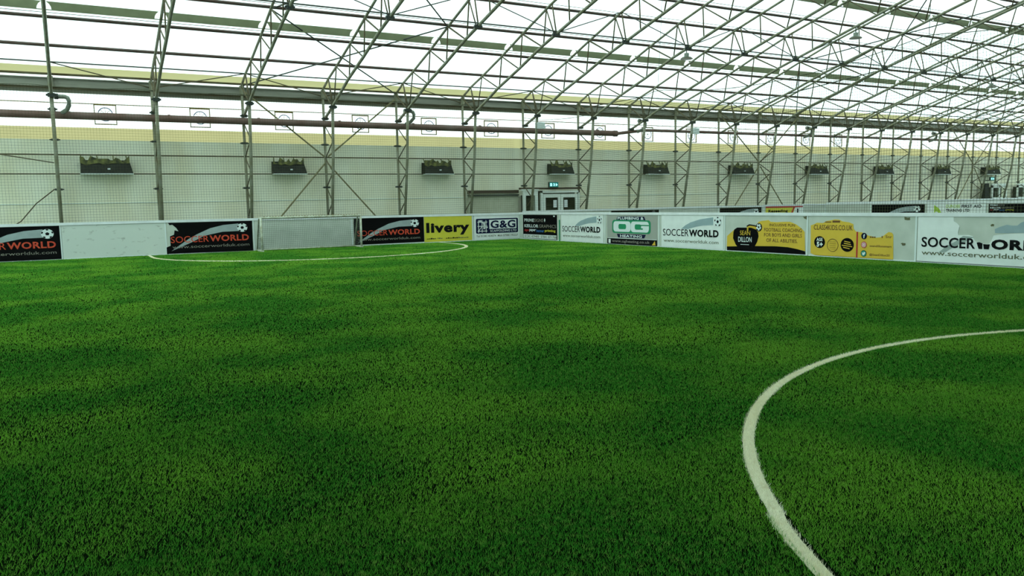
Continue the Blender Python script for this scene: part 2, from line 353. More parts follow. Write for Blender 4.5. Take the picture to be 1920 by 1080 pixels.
# purlins, ties, rods
XE = XK(NT-1)
rows = [('lowest', UP[2], .058), ('second lowest', UP[3], .056), ('third lowest', UP[4], .056), ('fourth lowest', UP[5], .054)]
names = ['fifth', 'sixth', 'seventh', 'eighth', 'ninth', 'tenth', 'eleventh', 'twelfth']
i = 0
for m_ in mods[:2]:
    for q in range(4): rows.append((names[i] + ' from the eaves', m_[2][q], .052)); i += 1
for nm, (y, z), r in rows:
    t = thing('purlin', 'long dark roof purlin crossing all trusses, %s of them' % nm, 'purlin', (0, y, z), 0, 'roof purlins')
    b = MB(); b.tube([(-4, 0.03, .07), (XE+2, 0.03, .07)], r, 6); build(b, 'beam', M['purlin'], t)
    if y < 30: b = MB(); b.tube([(-4, -.10, .17), (XE+2, -.10, .17)], .010, 4); build(b, 'wire', M['rod'], t)
for lab, (y, z) in (('along the upper chords just above the eaves', (UP[1][0], UP[1][1])), ('along the lowest truss joints', (LO[5][0]-.1, LO[5][1]+.08)), ('along the second row of truss joints', (mods[0][3][-1][0], mods[0][3][-1][1]+.08))):
    b = MB(); b.tube([(-4, y, z), (XE, y, z)], .026, 5); tag(build(b, 'tie_rod', M['rod']), 'thin dark tie rod running ' + lab, 'tie rod', 'long tie rods')
def rod(a, b_, label, grp, r=.02, m='brace'):
    c = Vector(a); b = MB(); b.tube([(0,0,0), Vector(b_) - c], r, 5); o = build(b, 'bracing_rod', M[m]); o.location = c; tag(o, label, 'bracing rod', grp)
for k in range(0, NT-1):
    e, o_ = (k, k+1) if k % 2 == 0 else (k+1, k)
    rod((XK(e), UP[1][0], UP[1][1]), (XK(o_), 33.0, 6.2), 'slanting rod down to the eaves between the %s and %s trusses' % (ORD[k], ORD[k+1]), 'eaves bracing rods', .021)
    rod((XK(e), UP[6][0], UP[6][1]), (XK(o_), LO[5][0], LO[5][1]+.05), 'slanting rod at the truss joints between the %s and %s trusses' % (ORD[k], ORD[k+1]), 'joint bracing rods', .019, 'rod')
for k0 in (2, 10, 17):
    for a, b_, w in (((XK(k0), UP[0][0], UP[0][1]), (XK(k0+2), UP[4][0], UP[4][1]), 'rising right'), ((XK(k0), UP[4][0], UP[4][1]), (XK(k0+2), UP[0][0], UP[0][1]), 'rising left'),
                     ((XK(k0), UP[4][0], UP[4][1]), (XK(k0+2), mods[0][2][2][0], mods[0][2][2][1]), 'upper, rising right'), ((XK(k0), mods[0][2][2][0], mods[0][2][2][1]), (XK(k0+2), UP[4][0], UP[4][1]), 'upper, rising left')):
        rod(a, b_, 'roof cross bracing rod %s from the %s to the %s truss' % (w, ORD[k0], ORD[k0+2]), 'roof cross bracing', .027, 'rod')
for kc in (3, 11, 18):
    x0, xc, x1 = XK(kc-1), XK(kc), XK(kc+1)
    for a, b_, w in (((x0+.1, 32.9, 6.2), (xc-.08, 32.9, 3.72), 'upper left'), ((x1-.1, 32.9, 6.2), (xc+.08, 32.9, 3.72), 'upper right'),
                     ((x0+.4, 32.9, 0.3), (xc-.06, 32.9, 3.45), 'lower left'), ((x1-.35, 32.9, 0.3), (xc+.06, 32.9, 3.45), 'lower right')):
        rod(a, b_, '%s arm of the wall cross brace at the %s truss' % (w, ORD[kc]), 'wall cross bracing', .034, 'olive_steel')
b = MB(); b.tube([(-5, 32.6, 4.0), (-3.4, 32.62, 3.78), (-1.76, 32.6, 3.66), (-.15, 32.6, 3.38)], .02, 5); tag(build(b, 'sagging_rope', M['brace']), 'slack rope meeting the first column at the far left, upper one', 'rope')
b = MB(); b.tube([(-2.6, 32.6, .5), (-1.3, 32.6, 1.34), (-.8, 32.6, 1.95), (-.2, 32.6, 2.45)], .02, 5); tag(build(b, 'sagging_rope', M['brace']), 'slack rope meeting the first column at the far left, lower one', 'rope')
# girts
for z, lab, r in ((3.70, 'upper dark girt rail along the grey wall', .028), (3.01, 'lower dark girt rail along the grey wall', .024)):
    b = MB(); b.tube([(-9, 33.1, z), (72, 33.1, z)], r, 6); tag(build(b, 'girt_rail', M['brace']), lab, 'rail', 'wall girt rails')
b = MB(); b.box(-9, 75, 33.315, 33.335, 1.93, 1.95); trim(7, b, M['strip'], 'faint seam low on the grey wall')

# ------------------------------------------------------------------ duct, goosenecks, boxes
b = MB()
b.tube([(-9, 32.78, 5.08), (24.6, 32.78, 5.04)], .135, 16); b.tube([(24.55, 32.78, 5.04), (24.75, 32.78, 5.04)], .15, 16)
b.tube([(24.6, 32.78, 5.02), (26.4, 32.78, 5.24), (26.8, 32.78, 5.26), (72, 32.78, 5.32)], .075, 12)
for xx in [0.4 + 3.3*i for i in range(8)]: b.tube([(xx, 32.78, 5.08), (xx+.08, 32.78, 5.08)], .142, 16)
tag(build(b, 'heating_duct', M['pipe'], smooth=False), 'long brown-grey duct running along the wall through the columns, thinner on the right', 'duct')
def gooseneck(x, label):
    t = thing('gooseneck_pipe', label, 'pipe', (x, 32.3, 5.1), 0, 'goosenecks on the duct')
    p = [(-.1, .4, .05), (.05, .2, .14), (.12, 0, .28), (.13, 0, .42), (.09, 0, .52), (0, 0, .56), (-.12, 0, .56), (-.34, 0, .55)]
    b = MB(); b.tube([(a+.25, y, z) for a, y, z in p], .075, 10); build(b, 'bent_pipe', M['hook'], t, True)
    b = MB(); b.tube([(-.06, 0, .56), (.06, 0, .56)], .1, 10); build(b, 'collar', M['clamp'], t)
for k, lb in ((0, 'curved grey pipe rising from the duct by the first column'), (4, 'curved grey pipe rising from the duct by the fifth column'), (8, 'curved grey pipe rising from the duct by the ninth column'),
              (12, 'curved grey pipe rising from the duct by the thirteenth column'), (16, 'curved grey pipe rising from the duct by the seventeenth column')):
    gooseneck(XK(k) + .15, lb)
for k, lb in ((6, 'pale green junction box on the duct left of the fire doors'), (9, 'pale green junction box on the duct above the second white banner')):
    t = thing('junction_box', lb, 'junction box', (XK(k) + .05, 31.58, 5.02), 0, 'junction boxes')
    b = MB(); b.box(-.2, .2, -.12, .06, 0, .28); build(b, 'body', M['hook'], t); b = MB(); b.box(-.21, .21, -.135, -.12, .0, .29); build(b, 'cover', M['strip'], t)

# vents (round port in a square frame) on the white band
def porthole():
    t = thing('porthole_vent', '', 'vent', (0, 33.3, 5.2), 0, 'round vents in the white wall band')
    b = MB(); s = .375
    b.box(-s, s, -.03, .02, s-.05, s); b.box(-s, s, -.03, .02, -s, -s+.035); b.box(-s, -s+.03, -.03, .02, -s, s); b.box(s-.03, s, -.03, .02, -s, s); build(b, 'square_frame', M['ventframe'], t)
    b = MB(); n = 28
    ring = [(.24*math.cos(2*PI*i/n), -.03, .24*math.sin(2*PI*i/n)) for i in range(n+1)]; b.tube(ring, .018, 5, caps=False); build(b, 'ring', M['ventring'], t)
    b = MB()
    for i in range(4): a = PI/4*i; b.box(-.01, .01, -.02, -.01, 0, .01); b.tube([(-.22*math.cos(a), -.015, -.22*math.sin(a)), (.22*math.cos(a), -.015, .22*math.sin(a))], .008, 4)
    build(b, 'grille', M['ventframe'], t)
    return t
vx = [1.62, 4.92, 8.17, 11.42, 14.62, 17.8, 20.95, 24.05, 27.15, 30.2, 33.3, 36.3, 39.3, 42.2]
pv = porthole(); pv.location = (vx[0], 33.3, 5.2); pv['label'] = 'round vent in a square frame between the first and second columns'
for i, x in enumerate(vx[1:], 1): dup(pv, (x, 33.3, 5.2 - .012*min(i, 8)), 'round vent in a square frame between the %s and %s columns' % (ORD[i], ORD[i+1]))

# dark vent troughs with torn sheet
def trough(x0, x1, seed, label):
    R = random.Random(seed); w = x1 - x0
    t = thing('vent_trough', label, 'vent', (x0, 33.3, 3.04), 0, 'dark vent troughs on the wall')
    b = MB(); d = .45
    b.add([(0, 0, 0), (w, 0, 0), (w, -d, -.02), (0, -d, -.02), (.02, 0, .48), (w-.12, 0, .48), (w-.1, -d*.8, .42), (.02, -d*.8, .42)],
          [(0, 1, 2, 3), (3, 2, 6, 7), (0, 3, 7, 4), (1, 5, 6, 2), (0, 4, 5, 1)]); build(b, 'trough', M['vent'], t)
    b = MB(); b.box(-.01, w+.01, -d-.02, 0, -.055, -.02); build(b, 'shelf', M['strip'], t)
    top = []; n = 14
    for i in range(n+1):
        u = i/n; z = .40 + R.choice([.0, .02, .06, .12, .18]) + (.16 if i in (0, 3, 4, 10, n) else 0); top.append((u*(w-.1), min(z, .63)))
    pts = [(0, .36)] + top + [(w-.1, .36)] + [((1-i/8)*(w-.1), .33 + R.uniform(-.07, .05)) for i in range(1, 8)]
    b = MB(); b.poly(pts, -d*.88, -d*.86); build(b, 'torn_sheet', M['rag'], t)
    for q in (.03, .35, .65, .93): b = MB(); b.tube([(q*w*.97, -d*.8, .42), (q*w*.97 + R.uniform(-.03, .03), -.2, .655)], .02, 5); build(b, 'strap', M['rag'], t)
    b = MB(); b.box(.55*w-.07, .55*w+.02, -d-.004, -d+.05, .12, .17); build(b, 'tag_plate', M['paper'], t)
for x0, x1, s, lb in ((.66, 2.39, 1, 'first dark vent trough from the left, nearest and widest'), (7.55, 8.9, 2, 'dark vent trough above the left half of the goal'), (14.19, 15.6, 3, 'dark vent trough above the yellow livery banner'),
     (20.87, 22.2, 4, 'dark vent trough above the fire doors'), (26.85, 28.3, 5, 'dark vent trough above the right part of the plumbing banner'), (32.95, 34.6, 6, 'dark vent trough above the shield emblem banner'),
     (39.3, 40.9, 7, 'dark vent trough above the start of the second torn amber banner'), (45.7, 47.2, 8, 'dark vent trough above the black far football banner'), (51.9, 53.4, 9, 'dark vent trough above the first aid banner'), (57.6, 59.4, 10, 'dark vent trough above the far white booth')):
    trough(x0, x1, s, lb)

# ------------------------------------------------------------------ nets
def net(name, span, zt, plane, fixed, cell, r, label):
    # cords as thin square bars; zt(u) = top edge height
    u0, u1, z0 = span; b = MB()
    def P(u, z): return (u, fixed, z) if plane == 'Y' else (fixed, u, z)
    n = int((u1-u0)/cell)
    for i in range(n+1): u = u0 + i*cell; b.tube([P(u, z0), P(u, zt(u))], r, 3, caps=False)
    z = z0
    while z < 6.5:
        pts = []; us = np.arange(u0, u1+.01, 0.5)
        for u in us:
            if z <= zt(u): pts.append(P(float(u), z))
            else:
                if len(pts) > 1: b.tube(pts, r, 3, caps=False)
                pts = []
        if len(pts) > 1: b.tube(pts, r, 3, caps=False)
        z += cell
    b.tube([P(float(u), zt(float(u))) for u in np.arange(u0, u1+.01, 0.5)], r*3, 5)
    b.tube([P(u0, z0), P(u1, z0)], r*2, 5)
    return tag(build(b, name, M['netting']), label, 'net', kind=None)
def sag(u):
    knots = [-2, 2.5, 7.0, 11.9, 21.8, 31.2]
    for a, c in zip(knots, knots[1:]):
        if a <= u <= c: t = (u-a)/(c-a); return 5.45 - (0.09*(c-a))*4*t*(1-t)*.5
    return 5.45
net('safety_net', (-6, 18.1, 1.24), lambda u: 5.9 - .05*math.sin(u*1.9), 'Y', 31.58, .095, .0028, 'fine dark safety net hanging along the goal end behind the boards')
net('safety_net', (-2, 31.4, 1.2), sag, 'X', 18.24, .075, .0032, 'dark safety net above the right-hand boards, top edge sagging')
# corner and end posts carrying the right-hand net top edge by cords
for u in (11.9, 21.8): 
    b = MB(); b.tube([(18.24, u, 5.44), (18.6, u+.2, roof_z(u)-1.2)], .008, 4); tag(build(b, 'net_cord', M['rod']), 'thin cord holding the net edge up to the roof, %s one' % ('nearer' if u < 15 else 'farther'), 'cord', 'net suspension cords')

# ------------------------------------------------------------------ kickboards
def kick(L, h0, h1, loc, rz, label, m='board', rail=0.09):
    t = thing('kickboard', label, 'kickboard', loc, rz, 'pitch kickboards')
    b = MB(); b.poly([(0.004, 0), (L-.004, 0), (L-.004, h1-rail), (.004, h0-rail)], 0, .05); build(b, 'board', M[m], t)
    b = MB(); b.poly([(0, h0-rail), (L, h1-rail), (L, h1), (0, h0)], -.025, .075); build(b, 'top_rail', M['rail'], t)
    b = MB(); b.box(L-.055, L-.008, -.006, 0, .01, min(h0, h1)-rail); build(b, 'joint_strip', M['strip'], t)
    b = MB(); b.box(0.02, L-.02, -.008, 0, 0, .035); build(b, 'kick_strip', M['strip'], t)
    return t
def HL(x): return 1.27 - max(0, min(1, (x-4)/14)) * .075
Ls = [(-6.3, -3.2, 'kickboard outside the left edge of the photo'), (-3.2, -.1, 'leftmost kickboard, carrying the cut-off black football banner'), (-.1, 3.25, 'bare scuffed grey kickboard between two black banners'), (3.25, 6.38, 'kickboard carrying the torn black banner left of the goal'),
      (6.38, 10.3, 'bare kickboard right behind the goal net'), (10.3, 13.46, 'kickboard carrying the black banner right of the goal'), (13.46, 15.83, 'kickboard carrying the yellow livery banner'), (15.83, 18.2, 'kickboard in the corner carrying the white scaffolding banner')]
for a, c, lb in Ls[1:]: kick(c-a, HL(a), HL(c), (a, 31.5, 0), 0, lb, 'scuffed' if 'scuffed' in lb else 'board')
Rs = [(31.5, 28.08, 'right-hand kickboard in the corner carrying the black signs banner'), (28.08, 24.85, 'kickboard carrying the first white football banner'), (24.85, 21.66, 'kickboard carrying the plumbing and heating banner'), (21.66, 18.48, 'kickboard carrying the second white football banner'),
      (18.48, 15.27, 'kickboard under the torn amber banner with the shield emblem'), (15.27, 12.0, 'kickboard under the torn amber banner with round badges'), (12.0, 8.6, 'nearest kickboard at the right edge, under the big torn white banner'), (8.6, 5.4, 'kickboard just beyond the right edge of the photo'), (5.4, 2.2, 'second kickboard beyond the right edge of the photo')]
for a, c, lb in Rs: kick(a-c, 1.21, 1.21, (18.2, a, 0), -PI/2, lb, rail=.085)
# far pitch
Fs = [(18.4, 23.35, 'far kickboard behind the corner, bare section'), (23.35, 26.5, 'far kickboard with a plain black banner'), (26.5, 30.55, 'far bare grey kickboard between black banners'), (30.55, 33.9, 'far kickboard with a black football banner'), (33.9, 37.1, 'far kickboard with the yellow banner'), (37.1, 39.0, 'far bare kickboard beside the yellow banner')]
for a, c, lb in Fs: kick(c-a, 1.27, 1.24 if a > 30 else 1.27, (a, 31.5, 0), 0, lb)
Gs = [(31.5, 28.5, 'far bare kickboard turning towards the viewer'), (28.5, 25.35, 'far side kickboard with the black football banner'), (25.35, 22.2, 'far side kickboard with the first aid banner'), (22.2, 19.0, 'far side kickboard with the black signs banner')]
for a, c, lb in Gs: kick(a-c, 1.26, 1.28, (39.0, a, 0), -PI/2, lb)
kick(22, 1.3, 1.3, (39.1, 31.5, 0), 0, 'farthest low white kickboard in front of the white booth')

# ------------------------------------------------------------------ banners
Y1, Y2, Y3, Y4, Y5 = -.008, -.012, -.016, -.020, -.024      # layer depths in front of the board face
def football(t, u, z, rx, rz, y):
    b = MB(); n = 28
    b.poly([(u+rx*math.cos(2*PI*k/n), z+rz*math.sin(2*PI*k/n)) for k in range(n)], y, y+.003)
    pent = lambda cu, cz, r, a0: [(u + rx*(cu + r*math.cos(a0+2*PI*k/5)), z + rz*(cz + r*math.sin(a0+2*PI*k/5))) for k in range(5)]
    b.poly(pent(0, 0, .36, PI/2), y-.002, y, 1)
    for k in range(5):
        a = PI/2 + 2*PI*k/5; cu, cz = math.cos(a), math.sin(a)
        b.poly([(u+rx*(q*math.cos(a+d)), z+rz*(q*math.sin(a+d))) for q, d in ((.68, 0), (.8, .26), (.97, .22), (.99, 0), (.97, -.22), (.8, -.26))], y-.002, y, 1)
    build(b, 'football', [M['paint_white'], M['ink']], t)
def banner(label, loc, rz, pts, m, grp=None):
    t = thing('advert_banner', label, 'banner', loc, rz, grp); b = MB(); b.poly(pts, Y1, Y1+.006); build(b, 'banner_sheet', M[m], t); return t
SWZ = [(.13, .129), (.47, .372), (.75, .567), (1.03, .721), (1.52, .941), (2.0, 1.05), (2.55, 1.09), (2.55, .80), (1.95, .79), (1.42, .686), (1.27, .651), (.9, .457), (.51, .288)]
def black_soccer(x, torn, label, loc=None, rz=0, top=1.15):
    W_ = 3.1
    pts = torn or [(0, .03), (W_, .03), (W_, top), (0, top)]
    t = banner(label, loc or (x, 31.5, 0), rz, pts, 'black', 'black football banners')
    s = top/1.17
    b = MB(); b.poly([(u, z*s) for u, z in SWZ], Y2, Y2+.003); build(b, 'swoosh', M['silver'], t)
    b = MB(); put_text(b, 'SOCCER', .13, 1.45, .43*s, .67*s, Y3, .0, 0); put_text(b, 'WORLD', 1.48, 2.91, .43*s, .67*s, Y3, .028, 0); build(b, 'lettering', M['orange'], t, label='orange-red main wording')
    b = MB(); put_text(b, 'www.soccerworlduk.com', .17, 2.91, .22*s, .33*s, Y3, .0); build(b, 'lettering', M['tan'], t, label='thin tan web address')
    football(t, 2.68, .93*s, .19, .165, Y4); return t
black_soccer(-3.2, [(0, .02), (3.05, .02), (3.05, 1.17), (0, 1.17)], 'cut-off black football banner at the left edge of the photo', top=1.14)
black_soccer(3.25, [(.07, 1.165), (.12, 1.081), (.21, 1.098), (.34, .972), (.41, .847), (.28, .892), (.25, .73), (.11, .674), (.11, .326), (-.03, .271), (-.03, .026), (3.05, .01), (3.05, .412), (3.06, 1.165)],
             'black football banner with torn left edge, left of the goal', top=1.15)
black_soccer(10.35, [(0, .05), (3.1, .06), (3.1, 1.13), (0, 1.13)], 'black football banner just right of the goal', top=1.1)
# yellow livery
t = banner('yellow banner reading livery in bold black letters', (13.46, 31.5, 0), 0, [(0.01, .03), (2.3, .04), (2.3, 1.17), (0.01, 1.18)], 'yellow')
b = MB(); put_text(b, 'livery', .1, 2.17, .30, .86, Y2, .045); build(b, 'lettering', M['ink'], t)
b = MB(); u = .12; R_ = random.Random(4)
while u < 2.1:
    w = R_.uniform(.03, .08); hh = R_.uniform(.03, .06)
    if not (.5 < u < .62 or .85 < u < 1.0): b.box(u, u+w, Y2, Y2+.003, .15, .15+hh, 1 if (.45 < u < .9 or u > 1.55) else 0)
    u += w + .02
build(b, 'small_print', [M['ink'], M['olive_ink']], t)
# G&G
t = banner('white banner with a dark boxed scaffolding sign, in the corner', (15.87, 31.5, 0), 0, [(0, .04), (2.28, .05), (2.28, 1.12), (0, 1.15)], 'white')
def rrect(x0, x1, z0, z1, r, n=5):
    out = []
    for cx_, cz_, a0 in ((x1-r, z1-r, 0), (x0+r, z1-r, PI/2), (x0+r, z0+r, PI), (x1-r, z0+r, 3*PI/2)):
        out += [(cx_ + r*math.cos(a0+PI/2*i/n), cz_ + r*math.sin(a0+PI/2*i/n)) for i in range(n+1)]
    return out
b = MB(); b.poly(rrect(.09, 2.25, .31, .97, .06), Y2, Y2+.003); build(b, 'sign_box', M['navy'], t)
b = MB(); b.box(.76, 2.16, Y3, Y3+.003, .50, .91); build(b, 'inset_panel', M['white'], t)
b = MB(); put_text(b, 'G&G', .82, 2.11, .53, .88, Y4, .03); build(b, 'lettering', M['navy'], t)
b = MB(); put_text(b, 'SCAFFOLDING LTD', .80, 2.16, .36, .46, Y3, .012); build(b, 'lettering', M['paint_white'], t, label='white small capitals under the initials')
b = MB()
for zz in (.40, .62, .80): b.box(.17, .66, Y3, Y3+.003, zz, zz+.03)
for uu in (.2, .38, .58): b.box(uu, uu+.03, Y3, Y3+.003, .35, .9)
b.tube([(.2, Y3, .4), (.38, Y3, .62)], .012, 4); b.tube([(.58, Y3, .62), (.4, Y3, .82)], .012, 4); b.disc(.5, .74, .05, Y3, Y3+.003); b.box(.46, .54, Y3, Y3+.003, .5, .7); b.box(.56, .68, Y3, Y3+.003, .55, .6); b.box(.25, .36, Y3, Y3+.003, .84, .9)
build(b, 'scaffold_emblem', M['white'], t)
b = MB(); put_text(b, 'Tel 01382 454074  Mob 07980 192227', .1, 2.24, .15, .235, Y2, .012); build(b, 'lettering', M['olive_ink'], t, label='phone numbers along the bottom')

def RT(label, u0, pts, m, grp=None, X=18.2): return banner(label, (X, u0, 0), -PI/2, pts, m, grp)
def signs_banner(u0, label, X=18.2, top=1.1, k=1.0):
    def put(mb, tx, a, c, z0, z1, y, bo): zz = .70; put_text(mb, tx, .06 + a*k, .06 + c*k, z0 if k == 1 else 1.0 + (z0 - zz)*.5, z1 if k == 1 else 1.0 + (z1 - zz)*.5, y, bo)
    t = RT(label, u0, [(.03, .05), (2.88, .03), (2.88, top), (.03, top)], 'black', 'black signs banners', X)
    b = MB(); put(b, 'PRIME', .1, .95, .79, .93, Y2, .012); put(b, 'KEILLOR', .1, 1.3, .54, .68, Y2, .02); b.poly([(1.84, .87), (1.90, .96), (1.96, .87), (1.90, .78)], Y2, Y2+.002); b.box(2.6, 2.72, Y2, Y2+.002, 1.02, 1.07); build(b, 'lettering', M['paint_white'], t, label='brighter white first words')
    b = MB(); put(b, 'SIGNS', .98, 1.72, .79, .93, Y2, 0); put(b, 'GRAPHICS', 1.36, 2.75, .54, .68, Y2, 0); build(b, 'lettering', M['tan'], t, label='thin greyer second words')
    for mm, a, c, w in (('red', .1, .48, 'signs'), ('paint_white', .53, 1.08, 'paper'), ('blue', 1.13, 1.78, 'banner'), ('yellow', 1.84, 2.7, 'printing')):
        b = MB(); put(b, w, a, c, .34, .47, Y2, .03); build(b, 'lettering', M[mm], t)
    b = MB(); b.box(.06, 2.83, Y2, Y2+.003, .06, .23); build(b, 'phone_strip', M['white'], t)
    b = MB(); put(b, '01241 439400  07841 871788', .1, 2.78, .09, .2, Y3, .012); build(b, 'lettering', M['olive_ink'], t, label='phone numbers on the white strip')
    return t
signs_banner(31.18, 'black signs and graphics banner with coloured words, in the corner')
b = MB(); b.box(0, .05, -.03, 0, 0, .9); o = build(b, 'green_strip', M['green']); o.location = (18.2, 28.12, 0); o.rotation_euler = (0, 0, -PI/2); tag(o, 'narrow green strip at the right end of the black signs banner', 'strip')
def white_soccer(u0, label):
    t = RT(label, u0, [(.01, .03), (3.0, .03), (3.0, 1.11), (.01, 1.11)], 'white', 'white football banners')
    b = MB(); b.poly([(1.03, .66), (1.25, .79), (1.49, .885), (1.95, .99), (2.55, 1.06), (2.55, .81), (2.1, .79), (1.79, .75), (1.36, .66)], Y2, Y2+.003); build(b, 'swoosh', M['paleblue'], t)
    b = MB(); put_text(b, 'SOCCER', .1, 1.40, .415, .65, Y3, .0); put_text(b, 'WORLD', 1.42, 2.80, .415, .65, Y3, .04); build(b, 'lettering', M['ink'], t)
    b = MB(); put_text(b, 'www.soccerworlduk.com', .13, 2.8, .20, .31, Y3, .0); build(b, 'lettering', M['olive_ink'], t, label='faint web address')
    football(t, 2.76, .92, .15, .155, Y4)
white_soccer(27.98, 'white football banner left of the plumbing and heating banner')
white_soccer(21.56, 'white football banner right of the plumbing and heating banner')
# plumbing banner
t = RT('warm grey plumbing and heating banner with green OG logo', 24.76, [(.03, .03), (2.98, .03), (2.98, 1.11), (.03, 1.11)], 'ogrey')
b = MB(); b.box(.03, 2.98, Y2, Y2+.003, .02, .235); build(b, 'address_strip', M['ink'], t)
b = MB(); b.box(.06, 2.95, Y2-.001, Y2+.003, .235, .255); b.box(.12, .25, Y3, Y3+.003, .05, .2); build(b, 'light_marks', M['white'], t)
b = MB(); b.poly([(2.7, .05), (2.9, .05), (2.86, .2)], Y3, Y3+.003); build(b, 'flame_mark', M['amber'], t)
b = MB(); put_text(b, 'www.ogheating.co.uk', .34, 2.58, .06, .19, Y3, .012); build(b, 'lettering', M['tan'], t, label='web address on the black strip')
b = MB(); b.poly([(.62, .93), (.68, 1.06), (2.26, 1.06), (2.34, .93)], Y2, Y2+.003); b.poly([(.64, .41), (.72, .275), (2.26, .275), (2.36, .41)], Y2, Y2+.003); build(b, 'name_plate', M['navy'], t)
b = MB(); put_text(b, 'PLUMBING &', .70, 2.24, .945, 1.045, Y3, .03); put_text(b, 'HEATING', .85, 2.14, .29, .385, Y3, .03); build(b, 'lettering', M['paint_white'], t)
b = MB(); b.poly(rrect(.36, 2.63, .44, .93, .12), Y3, Y3+.003); build(b, 'logo_panel', M['green'], t)
b = MB()
b.poly(rrect(.44, 1.49, .49, .88, .13), Y4, Y4+.003); b.poly(rrect(1.50, 2.54, .49, .88, .13), Y4, Y4+.003); build(b, 'logo_letters', M['paint_white'], t, label='big white letters O and G')
b = MB(); b.poly(rrect(.76, 1.22, .59, .78, .07), Y5, Y5+.003); b.poly(rrect(1.74, 2.1, .59, .78, .07), Y5, Y5+.003); b.box(2.05, 2.54, Y5, Y5+.003, .725, .765); b.box(2.08, 2.2, Y5, Y5+.003, .59, .64); build(b, 'letter_counter', M['green'], t)
# torn amber, shield
t = RT('torn amber coaching banner with black shield emblem', 18.41, [(.02, .475), (.16, .576), (.29, .663), (.39, .72), (1.19, .788), (1.31, .937), (1.43, .965), (1.6, .98), (1.7, .994), (1.77, .942), (2.01, .935), (2.27, .948), (2.5, .95), (2.72, .877), (2.91, .766), (3.02, .668), (3.05, .129), (2.74, .179), (2.42, .217), (1.96, .225), (1.27, .205), (.01, .146)], 'amber', 'torn amber banners')
b = MB(); b.poly([(.01, .146), (1.27, .205), (1.96, .225), (2.42, .217), (2.74, .179), (3.05, .121), (3.06, .028), (.02, .026)], Y1, Y1+.006); build(b, 'lower_band', M['black'], t)
b = MB(); b.poly([(.28, .412), (.29, .60), (.33, .69), (.45, .75), (.61, .751), (.87, .756), (1.08, .75), (1.2, .72), (1.30, .62), (1.32, .496), (1.27, .334), (1.16, .168), (.91, .09), (.55, .085), (.39, .222)], Y2, Y2+.003); build(b, 'shield', M['black'], t)
b = MB(); b.poly([(.85, .796), (.97, .839), (1.15, .809), (1.26, .763), (1.21, .708), (1.01, .758), (.92, .77), (.9, .593), (.86, .593)], Y3, Y3+.003); b.poly([(.83, .8), (.95, .86), (1.2, .83), (1.3, .80), (1.3, .78), (1.15, .80), (.97, .82), (.87, .78)], Y4, Y4+.002, 1); build(b, 'kicking_leg', [M['amber'], M['ink']], t)
b = MB(); b.disc(1.33, .772, .125, Y2, Y2+.004); build(b, 'ball_rim', M['ink'], t)
football(t, 1.33, .775, .095, .1, Y4)
b = MB(); put_text(b, 'SEAN', .57, .99, .52, .66, Y3, .0); build(b, 'lettering', M['amber'], t)
b = MB(); put_text(b, 'DILLON', .50, 1.05, .31, .47, Y3, .01); b.box(.6, .95, Y3, Y3+.002, .225, .24); build(b, 'lettering', M['paint_white'], t)
b = MB()
for s_, a, c, z0 in (('FOOTBALL COACHING', 1.54, 2.93, .655), ('FOR BOYS AND GIRLS', 1.54, 2.93, .505), ('OF ALL ABILITIES.', 1.63, 2.78, .345)): put_text(b, s_, a, c, z0, z0+.105, Y2, .012)
put_text(b, 'INCLUSIVE FUN', 1.74, 2.68, .81, .89, Y2, .012)
build(b, 'lettering', M['brown'], t)
# torn amber, badges
t = RT('torn amber class banner with round badges and social icons', 15.2, [(.02, .859), (.12, .888), (.23, .936), (.43, .929), (.54, .985), (.67, 1.004), (.82, 1.033), (.95, 1.025), (1.05, .981), (1.26, .957), (1.39, .914), (1.40, .79), (1.47, .722), (1.51, .714), (1.56, .707), (1.67, .70), (1.71, .655), (1.87, .618), (1.99, .596), (2.07, .572), (2.19, .584), (2.28, .62), (2.35, .673), (2.43, .726), (2.52, .711), (2.56, .661), (2.58, .025), (.19, .025), (.03, .083)], 'amber', 'torn amber banners')
b = MB(); b.box(1.50, 1.545, Y2, Y2+.003, .03, .71); build(b, 'divider', M['red'], t)
b = MB(); put_text(b, 'CLASS4KIDS.CO.UK', .13, 1.38, .74, .88, Y2, .012); b.box(.5, .7, Y2, Y2+.002, .945, .97); b.box(.74, .98, Y2, Y2+.002, .945, 1.0); build(b, 'lettering', M['brown'], t)
b = MB()
for cu, cz, r, rz in ((.33, .40, .18, .165), (1.22, .355, .205, .185)): b.poly([(cu+r*math.cos(2*PI*k/28), cz+rz*math.sin(2*PI*k/28)) for k in range(28)], Y2, Y2+.003)
build(b, 'round_badge', M['black'], t)
b = MB(); n = 28; b.tube([(.76+.175*math.cos(2*PI*k/n), Y2, .33+.17*math.sin(2*PI*k/n)) for k in range(n+1)], .008, 4, caps=False)
for j in range(5): b.box(.66, .86, Y2, Y2+.002, .22+.05*j, .228+.05*j)
build(b, 'ring_badge', M['brown'], t)
b = MB(); put_text(b, 'AGE', .23, .43, .43, .52, Y3, .03); put_text(b, '5+', .24, .44, .27, .41, Y3, .05); build(b, 'lettering', M['paint_white'], t)
b = MB()
for j, (a, c) in enumerate(((1.13, 1.32), (1.12, 1.34), (1.06, 1.38), (1.10, 1.3))): z = .44 - j*.055; b.poly([(a, z), (c, z-.03), (c, z-.008), (a, z+.022)], Y3, Y3+.002)
build(b, 'badge_lines', M['amber'], t)
